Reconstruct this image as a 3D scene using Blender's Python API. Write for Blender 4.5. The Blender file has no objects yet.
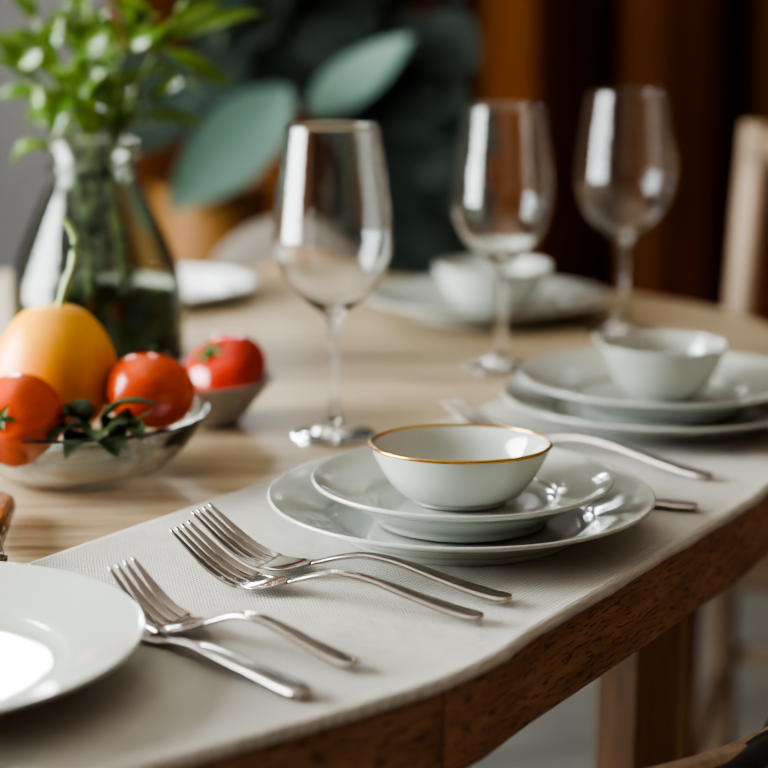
import bpy, bmesh, math, random
from mathutils import Vector, Matrix, noise

TZ = 0.75                       # height of the table top
PI = math.pi
scene = bpy.context.scene
COL = scene.collection
random.seed(7)

# ------------------------------------------------------------------ helpers
def link(o, parent=None):
    COL.objects.link(o)
    if parent is not None:
        o.parent = parent
    return o

def empty(name, loc=(0, 0, 0), rz=0.0):
    o = bpy.data.objects.new(name, None)
    o.empty_display_size = 0.02
    o.location = loc
    o.rotation_euler = (0, 0, rz)
    return link(o)

def tag(o, label, cat, group=None, kind=None):
    o['label'] = label
    o['category'] = cat
    if group: o['group'] = group
    if kind: o['kind'] = kind
    return o

def obj(name, bm, mat, parent=None, smooth=True, loc=None, recalc=True):
    if recalc:
        bmesh.ops.recalc_face_normals(bm, faces=bm.faces)
    me = bpy.data.meshes.new(name)
    bm.to_mesh(me); bm.free()
    if smooth:
        for p in me.polygons: p.use_smooth = True
    me.materials.append(mat)
    o = bpy.data.objects.new(name, me)
    if loc is not None: o.location = loc
    return link(o, parent)

def struct(name, bm, mat, smooth=False):
    o = obj(name, bm, mat, None, smooth)
    o['kind'] = 'structure'
    return o

def copy_tree(o, parent=None):
    c = o.copy(); COL.objects.link(c)
    if parent is not None: c.parent = parent
    for ch in list(o.children):
        copy_tree(ch, c)
    return c

def lathe_into(bm, prof, n=72, cap_start=False, cap_end=False):
    rings = []
    for r, z in prof:
        if r < 1e-6:
            rings.append([bm.verts.new((0, 0, z))])
        else:
            rings.append([bm.verts.new((r*math.cos(2*PI*k/n), r*math.sin(2*PI*k/n), z)) for k in range(n)])
    for a, b in zip(rings, rings[1:]):
        for k in range(n):
            k2 = (k+1) % n
            if len(a) == 1 and len(b) == 1: continue
            if len(a) == 1: bm.faces.new((a[0], b[k2], b[k]))
            elif len(b) == 1: bm.faces.new((a[k], a[k2], b[0]))
            else: bm.faces.new((a[k], a[k2], b[k2], b[k]))
    return rings

def smooth_prof(pts, sub=6):
    """Catmull-Rom through the profile points."""
    out = []
    n = len(pts)
    for i in range(n-1):
        p0 = pts[max(i-1, 0)]; p1 = pts[i]; p2 = pts[i+1]; p3 = pts[min(i+2, n-1)]
        for k in range(sub):
            t = k/sub
            q = []
            for d in range(len(p1)):
                a = 2*p1[d]; b = p2[d]-p0[d]
                c = 2*p0[d]-5*p1[d]+4*p2[d]-p3[d]; e = -p0[d]+3*p1[d]-3*p2[d]+p3[d]
                q.append(0.5*(a+b*t+c*t*t+e*t**3))
            out.append(tuple(q))
    out.append(tuple(pts[-1]))
    return out

def lathe(prof, n=72):
    bm = bmesh.new(); lathe_into(bm, prof, n); return bm

def box_into(bm, cx, cy, cz, sx, sy, sz, rz=0.0, bev=0.0):
    m = Matrix.Translation((cx, cy, cz)) @ Matrix.Rotation(rz, 4, 'Z') @ Matrix.Diagonal((sx, sy, sz, 1))
    r = bmesh.ops.create_cube(bm, size=1.0, matrix=m)
    if bev > 0:
        es = list({e for v in r['verts'] for e in v.link_edges})
        bmesh.ops.bevel(bm, geom=es, offset=bev, segments=3, affect='EDGES', profile=0.7)

def box(*a, **k):
    bm = bmesh.new(); box_into(bm, *a, **k); return bm

def tube_into(bm, pts, rad, n=10, flat=1.0, up=Vector((0, 0, 1))):
    pts = [Vector(p) for p in pts]
    rs = rad if isinstance(rad, (list, tuple)) else [rad]*len(pts)
    rings = []
    for i, p in enumerate(pts):
        d = (pts[min(i+1, len(pts)-1)] - pts[max(i-1, 0)]).normalized()
        s = d.cross(up)
        if s.length < 1e-4: s = d.cross(Vector((1, 0, 0)))
        s.normalize(); u = s.cross(d).normalized()
        rings.append([bm.verts.new(p + s*rs[i]*math.cos(2*PI*k/n) + u*rs[i]*flat*math.sin(2*PI*k/n)) for k in range(n)])
    for a, b in zip(rings, rings[1:]):
        for k in range(n):
            bm.faces.new((a[k], a[(k+1) % n], b[(k+1) % n], b[k]))
    bm.faces.new(rings[0][::-1]); bm.faces.new(rings[-1])

def tube(*a, **k):
    bm = bmesh.new(); tube_into(bm, *a, **k); return bm

def interp(tab, x):
    if x <= tab[0][0]: return tab[0][1]
    for (x0, y0), (x1, y1) in zip(tab, tab[1:]):
        if x <= x1:
            t = (x-x0)/(x1-x0); t = t*t*(3-2*t)
            return y0+(y1-y0)*t
    return tab[-1][1]

# ------------------------------------------------------------------ materials
def mat(name):
    m = bpy.data.materials.new(name); m.use_nodes = True
    nt = m.node_tree
    return m, nt, nt.nodes['Principled BSDF']

def N(nt, kind, **kw):
    n = nt.nodes.new(kind)
    for k, v in kw.items():
        if k in n.inputs: n.inputs[k].default_value = v
        else: setattr(n, k, v)
    return n

def ramp(nt, stops):
    r = nt.nodes.new('ShaderNodeValToRGB')
    el = r.color_ramp.elements
    el[0].position, el[0].color = stops[0][0], (*stops[0][1], 1)
    el[1].position, el[1].color = stops[-1][0], (*stops[-1][1], 1)
    for p, c in stops[1:-1]:
        e = el.new(p); e.color = (*c, 1)
    return r

def simple(name, col, rough=0.5, metal=0.0, var=0.0, scale=20.0, coat=0.0, spec=0.5, bump=0.0, bscale=200.0):
    m, nt, b = mat(name)
    b.inputs['Roughness'].default_value = rough
    b.inputs['Metallic'].default_value = metal
    b.inputs['Coat Weight'].default_value = coat
    b.inputs['Coat Roughness'].default_value = 0.05
    b.inputs['Specular IOR Level'].default_value = spec
    tc = N(nt, 'ShaderNodeTexCoord')
    nz = N(nt, 'ShaderNodeTexNoise', Scale=scale, Detail=4.0)
    nt.links.new(tc.outputs['Object'], nz.inputs['Vector'])
    c0 = tuple(max(0, c*(1-var)) for c in col); c1 = tuple(min(1, c*(1+var)) for c in col)
    r = ramp(nt, [(0.3, c0), (0.7, c1)])
    nt.links.new(nz.outputs['Fac'], r.inputs['Fac'])
    nt.links.new(r.outputs['Color'], b.inputs['Base Color'])
    if bump > 0:
        n2 = N(nt, 'ShaderNodeTexNoise', Scale=bscale, Detail=3.0)
        nt.links.new(tc.outputs['Object'], n2.inputs['Vector'])
        bp = N(nt, 'ShaderNodeBump', Strength=bump, Distance=0.002)
        nt.links.new(n2.outputs['Fac'], bp.inputs['Height'])
        nt.links.new(bp.outputs['Normal'], b.inputs['Normal'])
    return m

def wood(name, dark, mid, light, coords='Object', stretch=(2.0, 26.0, 26.0), rz=0.0, rough=0.45, pores=0.5, bump=0.25, spec=0.4):
    m, nt, b = mat(name)
    tc = N(nt, 'ShaderNodeTexCoord')
    mp = N(nt, 'ShaderNodeMapping')
    mp.inputs['Rotation'].default_value = (0, 0, rz)
    mp.inputs['Scale'].default_value = stretch
    nt.links.new(tc.outputs[coords], mp.inputs['Vector'])
    n1 = N(nt, 'ShaderNodeTexNoise', Scale=1.6, Detail=6.0, Roughness=0.6, Distortion=0.6)
    nt.links.new(mp.outputs['Vector'], n1.inputs['Vector'])
    r1 = ramp(nt, [(0.28, dark), (0.5, mid), (0.72, light)])
    nt.links.new(n1.outputs['Fac'], r1.inputs['Fac'])
    mp2 = N(nt, 'ShaderNodeMapping')
    mp2.inputs['Rotation'].default_value = (0, 0, rz)
    mp2.inputs['Scale'].default_value = tuple(s*6 for s in stretch)
    nt.links.new(tc.outputs[coords], mp2.inputs['Vector'])
    n2 = N(nt, 'ShaderNodeTexNoise', Scale=1.5, Detail=3.0, Roughness=0.6)
    nt.links.new(mp2.outputs['Vector'], n2.inputs['Vector'])
    r2 = ramp(nt, [(0.36, (0.25, 0.22, 0.2)), (0.48, (1, 1, 1))])
    nt.links.new(n2.outputs['Fac'], r2.inputs['Fac'])
    mx = N(nt, 'ShaderNodeMixRGB', blend_type='MULTIPLY'); mx.inputs['Fac'].default_value = pores
    nt.links.new(r1.outputs['Color'], mx.inputs['Color1']); nt.links.new(r2.outputs['Color'], mx.inputs['Color2'])
    nt.links.new(mx.outputs['Color'], b.inputs['Base Color'])
    b.inputs['Roughness'].default_value = rough
    b.inputs['Specular IOR Level'].default_value = spec
    bp = N(nt, 'ShaderNodeBump', Strength=bump, Distance=0.001)
    nt.links.new(r2.outputs['Color'], bp.inputs['Height'])
    nt.links.new(bp.outputs['Normal'], b.inputs['Normal'])
    return m

M = {}
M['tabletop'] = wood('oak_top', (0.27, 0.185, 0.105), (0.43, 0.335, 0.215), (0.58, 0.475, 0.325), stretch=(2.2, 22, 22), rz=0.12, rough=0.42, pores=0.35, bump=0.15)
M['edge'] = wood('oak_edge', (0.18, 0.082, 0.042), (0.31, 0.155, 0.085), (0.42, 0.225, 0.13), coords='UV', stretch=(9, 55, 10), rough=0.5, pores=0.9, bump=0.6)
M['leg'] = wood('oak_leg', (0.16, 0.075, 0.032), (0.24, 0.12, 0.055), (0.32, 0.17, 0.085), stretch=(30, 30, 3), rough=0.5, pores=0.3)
M['chair_light'] = wood('pale_ash', (0.23, 0.155, 0.10), (0.31, 0.22, 0.15), (0.38, 0.28, 0.20), stretch=(25, 25, 3), rough=0.5, pores=0.25)
M['chair_brown'] = wood('walnut', (0.10, 0.045, 0.02), (0.17, 0.08, 0.038), (0.23, 0.115, 0.058), stretch=(8, 8, 30), rough=0.45, pores=0.4)
M['porcelain'] = simple('porcelain', (0.485, 0.51, 0.465), rough=0.11, var=0.015, scale=6, coat=0.6)
M['gold'] = simple('gold_rim', (0.55, 0.33, 0.10), rough=0.25, metal=1.0, var=0.05)
M['steel'] = simple('polished_steel', (0.52, 0.475, 0.44), rough=0.14, metal=1.0, var=0.06, scale=60)
M['stoneware'] = simple('grey_stoneware', (0.36, 0.33, 0.30), rough=0.4, var=0.08, scale=60)
M['white_china'] = simple('white_china', (0.86, 0.88, 0.88), rough=0.25, var=0.01, coat=0.4)
M['wall'] = simple('grey_plaster', (0.20, 0.188, 0.184), rough=0.9, var=0.05, scale=3, bump=0.1, bscale=60)
M['white_wall'] = simple('warm_white_plaster', (0.62, 0.56, 0.49), rough=0.9, var=0.03, scale=3)
M['floor'] = simple('grey_floor', (0.30, 0.31, 0.29), rough=0.55, var=0.12, scale=5)
M['brown_panel'] = simple('brown_plaster', (0.34, 0.225, 0.155), rough=0.8, var=0.06, scale=4)
M['dark_panel'] = simple('dark_brown_plaster', (0.15, 0.10, 0.07), rough=0.8, var=0.1, scale=4)
M['frame'] = simple('white_paint', (0.75, 0.74, 0.72), rough=0.4, var=0.02)
M['black'] = simple('black_leather', (0.012, 0.012, 0.013), rough=0.42, var=0.2, scale=80, bump=0.2, bscale=400)
M['linen_grey'] = simple('grey_upholstery', (0.18, 0.155, 0.13), rough=0.9, var=0.08, scale=90, bump=0.2)
M['tan_pad'] = simple('tan_upholstery', (0.30, 0.185, 0.10), rough=0.8, var=0.08, scale=60)
M['terracotta'] = simple('amber_glaze', (0.20, 0.09, 0.02), rough=0.6, var=0.15, scale=14)
M['soil'] = simple('dark_soil', (0.03, 0.02, 0.013), rough=1.0, var=0.5, scale=70)
M['knife_handle'] = wood('olive_handle', (0.09, 0.03, 0.012), (0.30, 0.12, 0.04), (0.48, 0.22, 0.08), stretch=(3, 40, 40), rough=0.2, pores=0.5)
M['stem_green'] = simple('pale_green_stem', (0.30, 0.40, 0.16), rough=0.4, var=0.2)
M['branch'] = simple('plant_stem', (0.035, 0.05, 0.025), rough=0.6, var=0.2)
M['calyx'] = simple('calyx_green', (0.035, 0.09, 0.015), rough=0.5, var=0.3, scale=120)

def fruit_mat(name, low, high, rough, zr):
    m, nt, b = mat(name)
    tc = N(nt, 'ShaderNodeTexCoord'); sx = N(nt, 'ShaderNodeSeparateXYZ')
    nt.links.new(tc.outputs['Object'], sx.inputs['Vector'])
    nz = N(nt, 'ShaderNodeTexNoise', Scale=28.0, Detail=3.0)
    nt.links.new(tc.outputs['Object'], nz.inputs['Vector'])
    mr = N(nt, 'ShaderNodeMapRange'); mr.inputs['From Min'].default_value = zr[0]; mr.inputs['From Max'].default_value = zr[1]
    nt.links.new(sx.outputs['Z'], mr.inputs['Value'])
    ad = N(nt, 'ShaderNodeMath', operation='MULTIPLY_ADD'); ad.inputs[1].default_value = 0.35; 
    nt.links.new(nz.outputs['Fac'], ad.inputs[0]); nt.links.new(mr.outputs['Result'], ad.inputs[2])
    r = ramp(nt, [(0.15, low), (1.0, high)])
    nt.links.new(ad.outputs['Value'], r.inputs['Fac'])
    nt.links.new(r.outputs['Color'], b.inputs['Base Color'])
    b.inputs['Roughness'].default_value = rough
    b.inputs['Subsurface Weight'].default_value = 0.15
    b.inputs['Subsurface Radius'].default_value = (0.01, 0.004, 0.002)
    b.inputs['Subsurface Scale'].default_value = 0.36
    return m
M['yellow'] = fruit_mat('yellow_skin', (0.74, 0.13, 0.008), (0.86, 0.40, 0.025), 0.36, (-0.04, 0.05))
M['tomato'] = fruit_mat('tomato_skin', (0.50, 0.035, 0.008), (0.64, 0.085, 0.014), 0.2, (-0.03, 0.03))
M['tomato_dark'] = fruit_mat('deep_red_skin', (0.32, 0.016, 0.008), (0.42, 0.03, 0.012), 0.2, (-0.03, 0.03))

def leaf_mat(name, c0, c1, rough=0.35, trans=0.3, scale=30):
    m, nt, b = mat(name)
    tc = N(nt, 'ShaderNodeTexCoord'); nz = N(nt, 'ShaderNodeTexNoise', Scale=scale, Detail=3.0)
    nt.links.new(tc.outputs['Object'], nz.inputs['Vector'])
    r = ramp(nt, [(0.3, c0), (0.7, c1)])
    nt.links.new(nz.outputs['Fac'], r.inputs['Fac'])
    nt.links.new(r.outputs['Color'], b.inputs['Base Color'])
    b.inputs['Roughness'].default_value = rough
    tr = N(nt, 'ShaderNodeBsdfTranslucent')
    nt.links.new(r.outputs['Color'], tr.inputs['Color'])
    mx = N(nt, 'ShaderNodeMixShader'); mx.inputs['Fac'].default_value = trans
    nt.links.new(b.outputs['BSDF'], mx.inputs[1]); nt.links.new(tr.outputs['BSDF'], mx.inputs[2])
    nt.links.new(mx.outputs['Shader'], nt.nodes['Material Output'].inputs['Surface'])
    return m
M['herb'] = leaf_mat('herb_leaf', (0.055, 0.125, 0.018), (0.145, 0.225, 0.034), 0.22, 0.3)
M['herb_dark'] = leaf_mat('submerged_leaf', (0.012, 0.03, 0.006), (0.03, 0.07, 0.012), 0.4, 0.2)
M['basil'] = leaf_mat('dark_basil', (0.02, 0.05, 0.015), (0.06, 0.11, 0.035), 0.35, 0.1, 60)
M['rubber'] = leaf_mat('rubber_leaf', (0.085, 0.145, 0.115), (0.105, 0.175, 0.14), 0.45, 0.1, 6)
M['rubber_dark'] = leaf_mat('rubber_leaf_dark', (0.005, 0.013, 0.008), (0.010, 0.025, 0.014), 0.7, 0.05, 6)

def glass_mat(name, col=(1, 1, 1), ior=1.48, rough=0.0):
    m, nt, b = mat(name)
    g = N(nt, 'ShaderNodeBsdfGlass', IOR=ior, Roughness=rough)
    g.inputs['Color'].default_value = (*col, 1)
    nt.links.new(g.outputs['BSDF'], nt.nodes['Material Output'].inputs['Surface'])
    return m
M['glass'] = glass_mat('clear_glass', (0.985, 0.99, 0.99))
M['bowl_glass'] = glass_mat('thick_glass', (0.985, 0.995, 0.99))
M['vase_glass'] = glass_mat('bottle_glass', (0.80, 0.825, 0.79))
M['water'] = glass_mat('murky_water', (0.26, 0.30, 0.19), 1.33)

def linen():
    m, nt, b = mat('linen')
    tc = N(nt, 'ShaderNodeTexCoord')
    w = []
    for d in ('X', 'Y'):
        wv = N(nt, 'ShaderNodeTexWave', wave_type='BANDS', bands_direction=d, Scale=125.0, Distortion=2.2, Detail=2.0)
        wv.inputs['Detail Scale'].default_value = 0.6
        nt.links.new(tc.outputs['UV'], wv.inputs['Vector']); w.append(wv)
    mx = N(nt, 'ShaderNodeMath', operation='MULTIPLY')
    nt.links.new(w[0].outputs['Fac'], mx.inputs[0]); nt.links.new(w[1].outputs['Fac'], mx.inputs[1])
    nz = N(nt, 'ShaderNodeTexNoise', Scale=9.0, Detail=5.0)
    nt.links.new(tc.outputs['UV'], nz.inputs['Vector'])
    r = ramp(nt, [(0.3, (0.64, 0.615, 0.555)), (0.7, (0.73, 0.71, 0.65))])
    nt.links.new(nz.outputs['Fac'], r.inputs['Fac'])
    r2 = ramp(nt, [(0.0, (0.62, 0.61, 0.60)), (0.55, (1, 1, 1))])
    nt.links.new(mx.outputs['Value'], r2.inputs['Fac'])
    mm = N(nt, 'ShaderNodeMixRGB', blend_type='MULTIPLY'); mm.inputs['Fac'].default_value = 0.75
    nt.links.new(r.outputs['Color'], mm.inputs['Color1']); nt.links.new(r2.outputs['Color'], mm.inputs['Color2'])
    nt.links.new(mm.outputs['Color'], b.inputs['Base Color'])
    b.inputs['Roughness'].default_value = 0.95
    b.inputs['Specular IOR Level'].default_value = 0.1
    b.inputs['Sheen Weight'].default_value = 0.15
    bp = N(nt, 'ShaderNodeBump', Strength=1.0, Distance=0.0009)
    nt.links.new(mx.outputs['Value'], bp.inputs['Height'])
    bp2 = N(nt, 'ShaderNodeBump', Strength=0.6, Distance=0.004)
    n3 = N(nt, 'ShaderNodeTexNoise', Scale=45.0, Detail=4.0)
    nt.links.new(tc.outputs['UV'], n3.inputs['Vector'])
    nt.links.new(n3.outputs['Fac'], bp2.inputs['Height'])
    nt.links.new(bp.outputs['Normal'], bp2.inputs['Normal'])
    nt.links.new(bp2.outputs['Normal'], b.inputs['Normal'])
    return m
M['linen'] = linen()

def curtain_mat():
    m, nt, b = mat('rust_curtain')
    tc = N(nt, 'ShaderNodeTexCoord')
    mp = N(nt, 'ShaderNodeMapping'); mp.inputs['Scale'].default_value = (30, 30, 1.5)
    nt.links.new(tc.outputs['Object'], mp.inputs['Vector'])
    nz = N(nt, 'ShaderNodeTexNoise', Scale=1.0, Detail=3.0)
    nt.links.new(mp.outputs['Vector'], nz.inputs['Vector'])
    r = ramp(nt, [(0.3, (0.115, 0.036, 0.008)), (0.7, (0.155, 0.050, 0.011))])
    nt.links.new(nz.outputs['Fac'], r.inputs['Fac'])
    nt.links.new(r.outputs['Color'], b.inputs['Base Color'])
    b.inputs['Roughness'].default_value = 0.9
    b.inputs['Specular IOR Level'].default_value = 0.1
    return m
M['curtain'] = curtain_mat()

# ------------------------------------------------------------------ room
XL, XR, YB, YF, ZC = -1.75, 2.3, 3.85, -1.2, 2.6
struct('floor', box((XL+XR)/2, (YB+YF)/2, -0.05, XR-XL+0.4, YB-YF+0.4, 0.1), M['floor'])
struct('ceiling', box((XL+XR)/2, (YB+YF)/2, ZC+0.05, XR-XL+0.4, YB-YF+0.4, 0.1), M['white_wall'])
BX0, BX1, BZ0, BZ1 = -1.28, -0.80, 1.60, 2.25
EX0, EX1, EZ0, EZ1 = -0.50, -0.13, 1.33, 1.74
bm = bmesh.new()
def wall_piece(x0, x1, z0, z1): box_into(bm, (x0+x1)/2, YB+0.06, (z0+z1)/2, x1-x0, 0.12, z1-z0)
wall_piece(XL-0.2, BX0, 0, ZC); wall_piece(BX1, EX0, 0, ZC); wall_piece(EX1, XR+0.2, 0, ZC)
wall_piece(BX0, BX1, 0, BZ0); wall_piece(BX0, BX1, BZ1, ZC)
wall_piece(EX0, EX1, 0, EZ0); wall_piece(EX0, EX1, EZ1, ZC)
struct('wall_back', bm, M['wall'])
bm = bmesh.new()
for x in (BX0+.025, BX1-.025, (BX0+BX1)/2): box_into(bm, x, YB+0.06, (BZ0+BZ1)/2, .05, .06, BZ1-BZ0)
for z in (BZ0+.025, BZ1-.025): box_into(bm, (BX0+BX1)/2, YB+0.06, z, BX1-BX0, .06, .05)
struct('window_2', bm, M['frame'])
bm = bmesh.new()
for x in (EX0+.015, EX1-.015, EX0*.45+EX1*.55): box_into(bm, x, YB+0.06, (EZ0+EZ1)/2, .03, .06, EZ1-EZ0)
for z in (EZ0+.015, EZ1-.015): box_into(bm, (EX0+EX1)/2, YB+0.06, z, EX1-EX0, .06, .03)
struct('added_highlight_window', bm, M['frame'])  # made-up opening out of view, added for bright patches on the plates
struct('wall_right', box(XR+0.06, (YB+YF)/2, ZC/2, 0.12, YB-YF, ZC), M['brown_panel'])
struct('wall_front', box((XL+XR)/2, YF-0.06, ZC/2, XR-XL+0.4, 0.12, ZC), M['dark_panel'])
WY0, WY1, WZ0, WZ1 = -0.15, 2.45, 0.60, 1.95
bm = bmesh.new()
box_into(bm, XL-0.06, (YF+WY0)/2, ZC/2, 0.12, WY0-YF, ZC)
box_into(bm, XL-0.06, (YB+WY1)/2, ZC/2, 0.12, YB-WY1, ZC)
box_into(bm, XL-0.06, (WY0+WY1)/2, WZ0/2, 0.12, WY1-WY0, WZ0)
box_into(bm, XL-0.06, (WY0+WY1)/2, (WZ1+ZC)/2, 0.12, WY1-WY0, ZC-WZ1)
struct('wall_left', bm, M['wall'])
bm = bmesh.new()
fw = 0.05
for y in (WY0+fw/2, WY1-fw/2):
    box_into(bm, XL-0.06, y, (WZ0+WZ1)/2, 0.06, fw, WZ1-WZ0)
for z in (WZ0+fw/2, WZ1-fw/2):
    box_into(bm, XL-0.06, (WY0+WY1)/2, z, 0.06, WY1-WY0, fw)
struct('window_1', bm, M['frame'])

# curtain on the back wall: deep folds
bm = bmesh.new()
CX0, CX1, nx = -0.50, 2.2, 420
rows = []
for j in range(9):
    z = 0.03 + 1.24*j/8
    row = []
    for i in range(nx+1):
        x = CX0 + (CX1-CX0)*i/nx
        ph = 2*PI*(x-0.115)/0.258
        y = 3.52 + 0.095*math.sin(ph + 0.5*math.sin(3.1*x+1)) + 0.02*math.sin(2.3*ph+1.0+0.2*z) + 0.01*math.sin(5*z+4*x)
        row.append(bm.verts.new((x + 0.02*math.cos(ph), y, z)))
    rows.append(row)
for a, b in zip(rows, rows[1:]):
    for i in range(nx):
        bm.faces.new((a[i], a[i+1], b[i+1], b[i]))
o = obj('curtain', bm, M['curtain'])
r_ = obj('curtain_rod', tube([(CX0-.04, 3.52, 1.272), (CX1+.06, 3.52, 1.272)], .011, 12), M['chair_brown'], o)
tag(o, 'rust brown curtain hanging in deep vertical folds along the back wall', 'curtain')

# ------------------------------------------------------------------ table
ctrl = [(-0.083, .745), (0.029, .832), (0.084, .912), (0.1435, 1.002), (0.196, 1.084), (0.252, 1.173), (.333, 1.34), (.395, 1.58), (.405, 1.77),
        (.365, 1.92), (.27, 2.04), (.1, 2.12), (-.12, 2.20), (-.38, 2.22), (-.65, 2.1), (-.9, 1.85), (-1.0, 1.45), (-.92, 1.05), (-.7, .8), (-.42, .68), (-.22, .67)]
def closed_spline(pts, sub=16):
    n = len(pts); out = []
    for i in range(n):
        p0, p1, p2, p3 = pts[i-1], pts[i], pts[(i+1) % n], pts[(i+2) % n]
        for k in range(sub):
            t = k/sub
            out.append(tuple(0.5*(2*p1[d]+(p2[d]-p0[d])*t+(2*p0[d]-5*p1[d]+4*p2[d]-p3[d])*t*t+(-p0[d]+3*p1[d]-3*p2[d]+p3[d])*t**3) for d in (0, 1)))
    return out
OUT = closed_spline(ctrl)
NO = len(OUT)
def normal_at(i):
    a, b = OUT[i-1], OUT[(i+1) % NO]
    d = Vector((b[0]-a[0], b[1]-a[1])).normalized()
    return Vector((d.y, -d.x))      # outward for counter-clockwise outline
TH = 0.053
table = empty('dining_table', (0, 0, 0))
tag(table, 'oval oak dining table with a thick brown edge, laid with plates and glasses', 'table')
inset = [Vector(OUT[i]) - normal_at(i)*0.012 for i in range(NO)]
bm = bmesh.new()
top_o = [bm.verts.new((p[0]-normal_at(i).x*0.0015, p[1]-normal_at(i).y*0.0015, TZ)) for i, p in enumerate(OUT)]
top_l = [bm.verts.new((p[0], p[1], TZ-0.0015)) for i, p in enumerate(OUT)]
top_l2 = [bm.verts.new((p[0], p[1], TZ-0.003)) for i, p in enumerate(OUT)]
low_i = [bm.verts.new((p.x, p.y, TZ-0.003)) for p in inset]
low_b = [bm.verts.new((p.x, p.y, TZ-TH)) for p in inset]
bm.faces.new(top_o)
for A, B in ((top_o, top_l), (top_l, top_l2), (top_l2, low_i), (low_i, low_b)):
    for i in range(NO):
        j = (i+1) % NO
        bm.faces.new((A[i], A[j], B[j], B[i]))
bm.faces.new(low_b[::-1])
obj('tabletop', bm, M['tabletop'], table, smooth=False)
# edge band in two lengths that meet at a seam
seam = min(range(NO), key=lambda i: (OUT[i][0]-0.0310)**2+(OUT[i][1]-0.831)**2)
opp = (seam + NO//2) % NO
def band(i0, i1):
    bm = bmesh.new(); uv = bm.loops.layers.uv.new('UVMap')
    idx = []
    i = i0
    while True:
        idx.append(i)
        if i == i1: break
        i = (i+1) % NO
    L = [0.0]
    for a, b in zip(idx, idx[1:]):
        L.append(L[-1]+math.hypot(OUT[b][0]-OUT[a][0], OUT[b][1]-OUT[a][1]))
    tot = L[-1]
    prof = [(-0.0115, 0.0035), (-0.0008, 0.0035), (0, 0.0045), (0, TH-0.003), (-0.002, TH), (-0.0115, TH)]
    rows = []
    for n, i in enumerate(idx):
        s = L[n]
        sh = Vector((0, 0))
        if n == 0 or n == len(idx)-1:
            a = idx[min(n, len(idx)-2)]; b = idx[min(n, len(idx)-2)+1]
            d = Vector((OUT[b][0]-OUT[a][0], OUT[b][1]-OUT[a][1])).normalized()
            sh = d*0.0007*(1 if n == 0 else -1)
        p = Vector(OUT[i])+sh; nn = normal_at(i)
        rows.append([(bm.verts.new((p.x+nn.x*o_, p.y+nn.y*o_, TZ-z_)), (s, z_+o_)) for o_, z_ in prof])
    k = len(prof)
    for a, b in zip(rows, rows[1:]):
        for q in range(k):
            r = (q+1) % k
            f = bm.faces.new((a[q][0], b[q][0], b[r][0], a[r][0]))
            for lp, val in zip(f.loops, (a[q][1], b[q][1], b[r][1], a[r][1])): lp[uv].uv = val
    bm.faces.new([v[0] for v in rows[0]]); bm.faces.new([v[0] for v in rows[-1]][::-1])
    return bm
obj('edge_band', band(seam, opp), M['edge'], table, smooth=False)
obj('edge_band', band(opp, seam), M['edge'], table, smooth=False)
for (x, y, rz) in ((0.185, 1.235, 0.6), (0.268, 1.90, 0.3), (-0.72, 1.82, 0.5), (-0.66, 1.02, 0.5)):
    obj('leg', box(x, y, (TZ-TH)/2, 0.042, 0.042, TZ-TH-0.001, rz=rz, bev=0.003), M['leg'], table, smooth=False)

# ------------------------------------------------------------------ linen runner
CH = 0.003
def cloth():
    bm = bmesh.new(); uv = bm.loops.layers.uv.new('UVMap')
    # front curve follows the table outline (indices from the near left round to the right)
    lo = min(range(NO), key=lambda i: (OUT[i][0]+0.46)**2+(OUT[i][1]-0.69)**2)
    hi = min(range(NO), key=lambda i: (OUT[i][0]-0.342)**2+(OUT[i][1]-1.35)**2)
    idx = []; i = lo
    while i != hi: idx.append(i); i = (i+1) % NO
    # resample finely
    P = [Vector(OUT[i]) for i in idx]; NN = [normal_at(i) for i in idx]
    fr = []; fn = []
    for a in range(len(P)-1):
        for k in range(3):
            fr.append(P[a].lerp(P[a+1], k/3)); fn.append(NN[a].lerp(NN[a+1], k/3).normalized())
    S = len(fr)
    b0 = Vector((-0.47, 0.645)); b1 = Vector((0.128, 1.4965))   # straight back edge
    rows = []
    L = 0
    for s in range(S):
        if s: L += (fr[s]-fr[s-1]).length
        t = s/(S-1)
        B = b0.lerp(b1, t*0.35+0.65*min(1, t*1.0))
        B = b0.lerp(b1, t)
        B = B + (Vector((0.82, -0.57)) * 0.0012*noise.noise(Vector((t*30, 3, 0))))
        w = 0.0016*noise.noise(Vector((L*22, 0.3, 1))) + 0.0006*noise.noise(Vector((L*90, 5, 1)))
        F = fr[s] + fn[s]*(0.0042+w)
        row = []
        K = 60
        inner = fr[s] - fn[s]*0.004
        for k in range(K+1):
            q = k/K
            p = B.lerp(inner, q)
            z = CH + 0.0005*noise.noise(Vector((p.x*18, p.y*18, 2.0))) 
            if q < 0.012: z = CH-0.0006
            row.append((p.x, p.y, TZ+z))
        dr = 0.0012*noise.noise(Vector((L*25, 9, 2)))
        for (f, z) in ((0.45, CH+0.0009), (0.8, CH+0.0004), (0.97, CH-0.0016), (1.0, CH-0.0032+dr*.4), (0.98, CH-0.0050+dr*.6), (0.80, CH-0.0060+dr*.6)):
            p = inner.lerp(F, f)
            row.append((p.x, p.y, TZ+z))
        rows.append([bm.verts.new(v) for v in row])
    for a, b in zip(rows, rows[1:]):
        for k in range(len(a)-1):
            f = bm.faces.new((a[k], a[k+1], b[k+1], b[k]))
            for lp in f.loops:
                c = lp.vert.co
                lp[uv].uv = (c.x*0.83-c.y*0.56, c.x*0.56+c.y*0.83 - (c.z-TZ))
    return bm
o = obj('table_runner', cloth(), M['linen'])
sd = o.modifiers.new('thick', 'SOLIDIFY'); sd.thickness = 0.0016; sd.offset = -1
tag(o, 'off white woven linen runner laid along the near edge of the table', 'table runner')

ON = TZ + CH + 0.0006     # resting height on the linen

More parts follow.
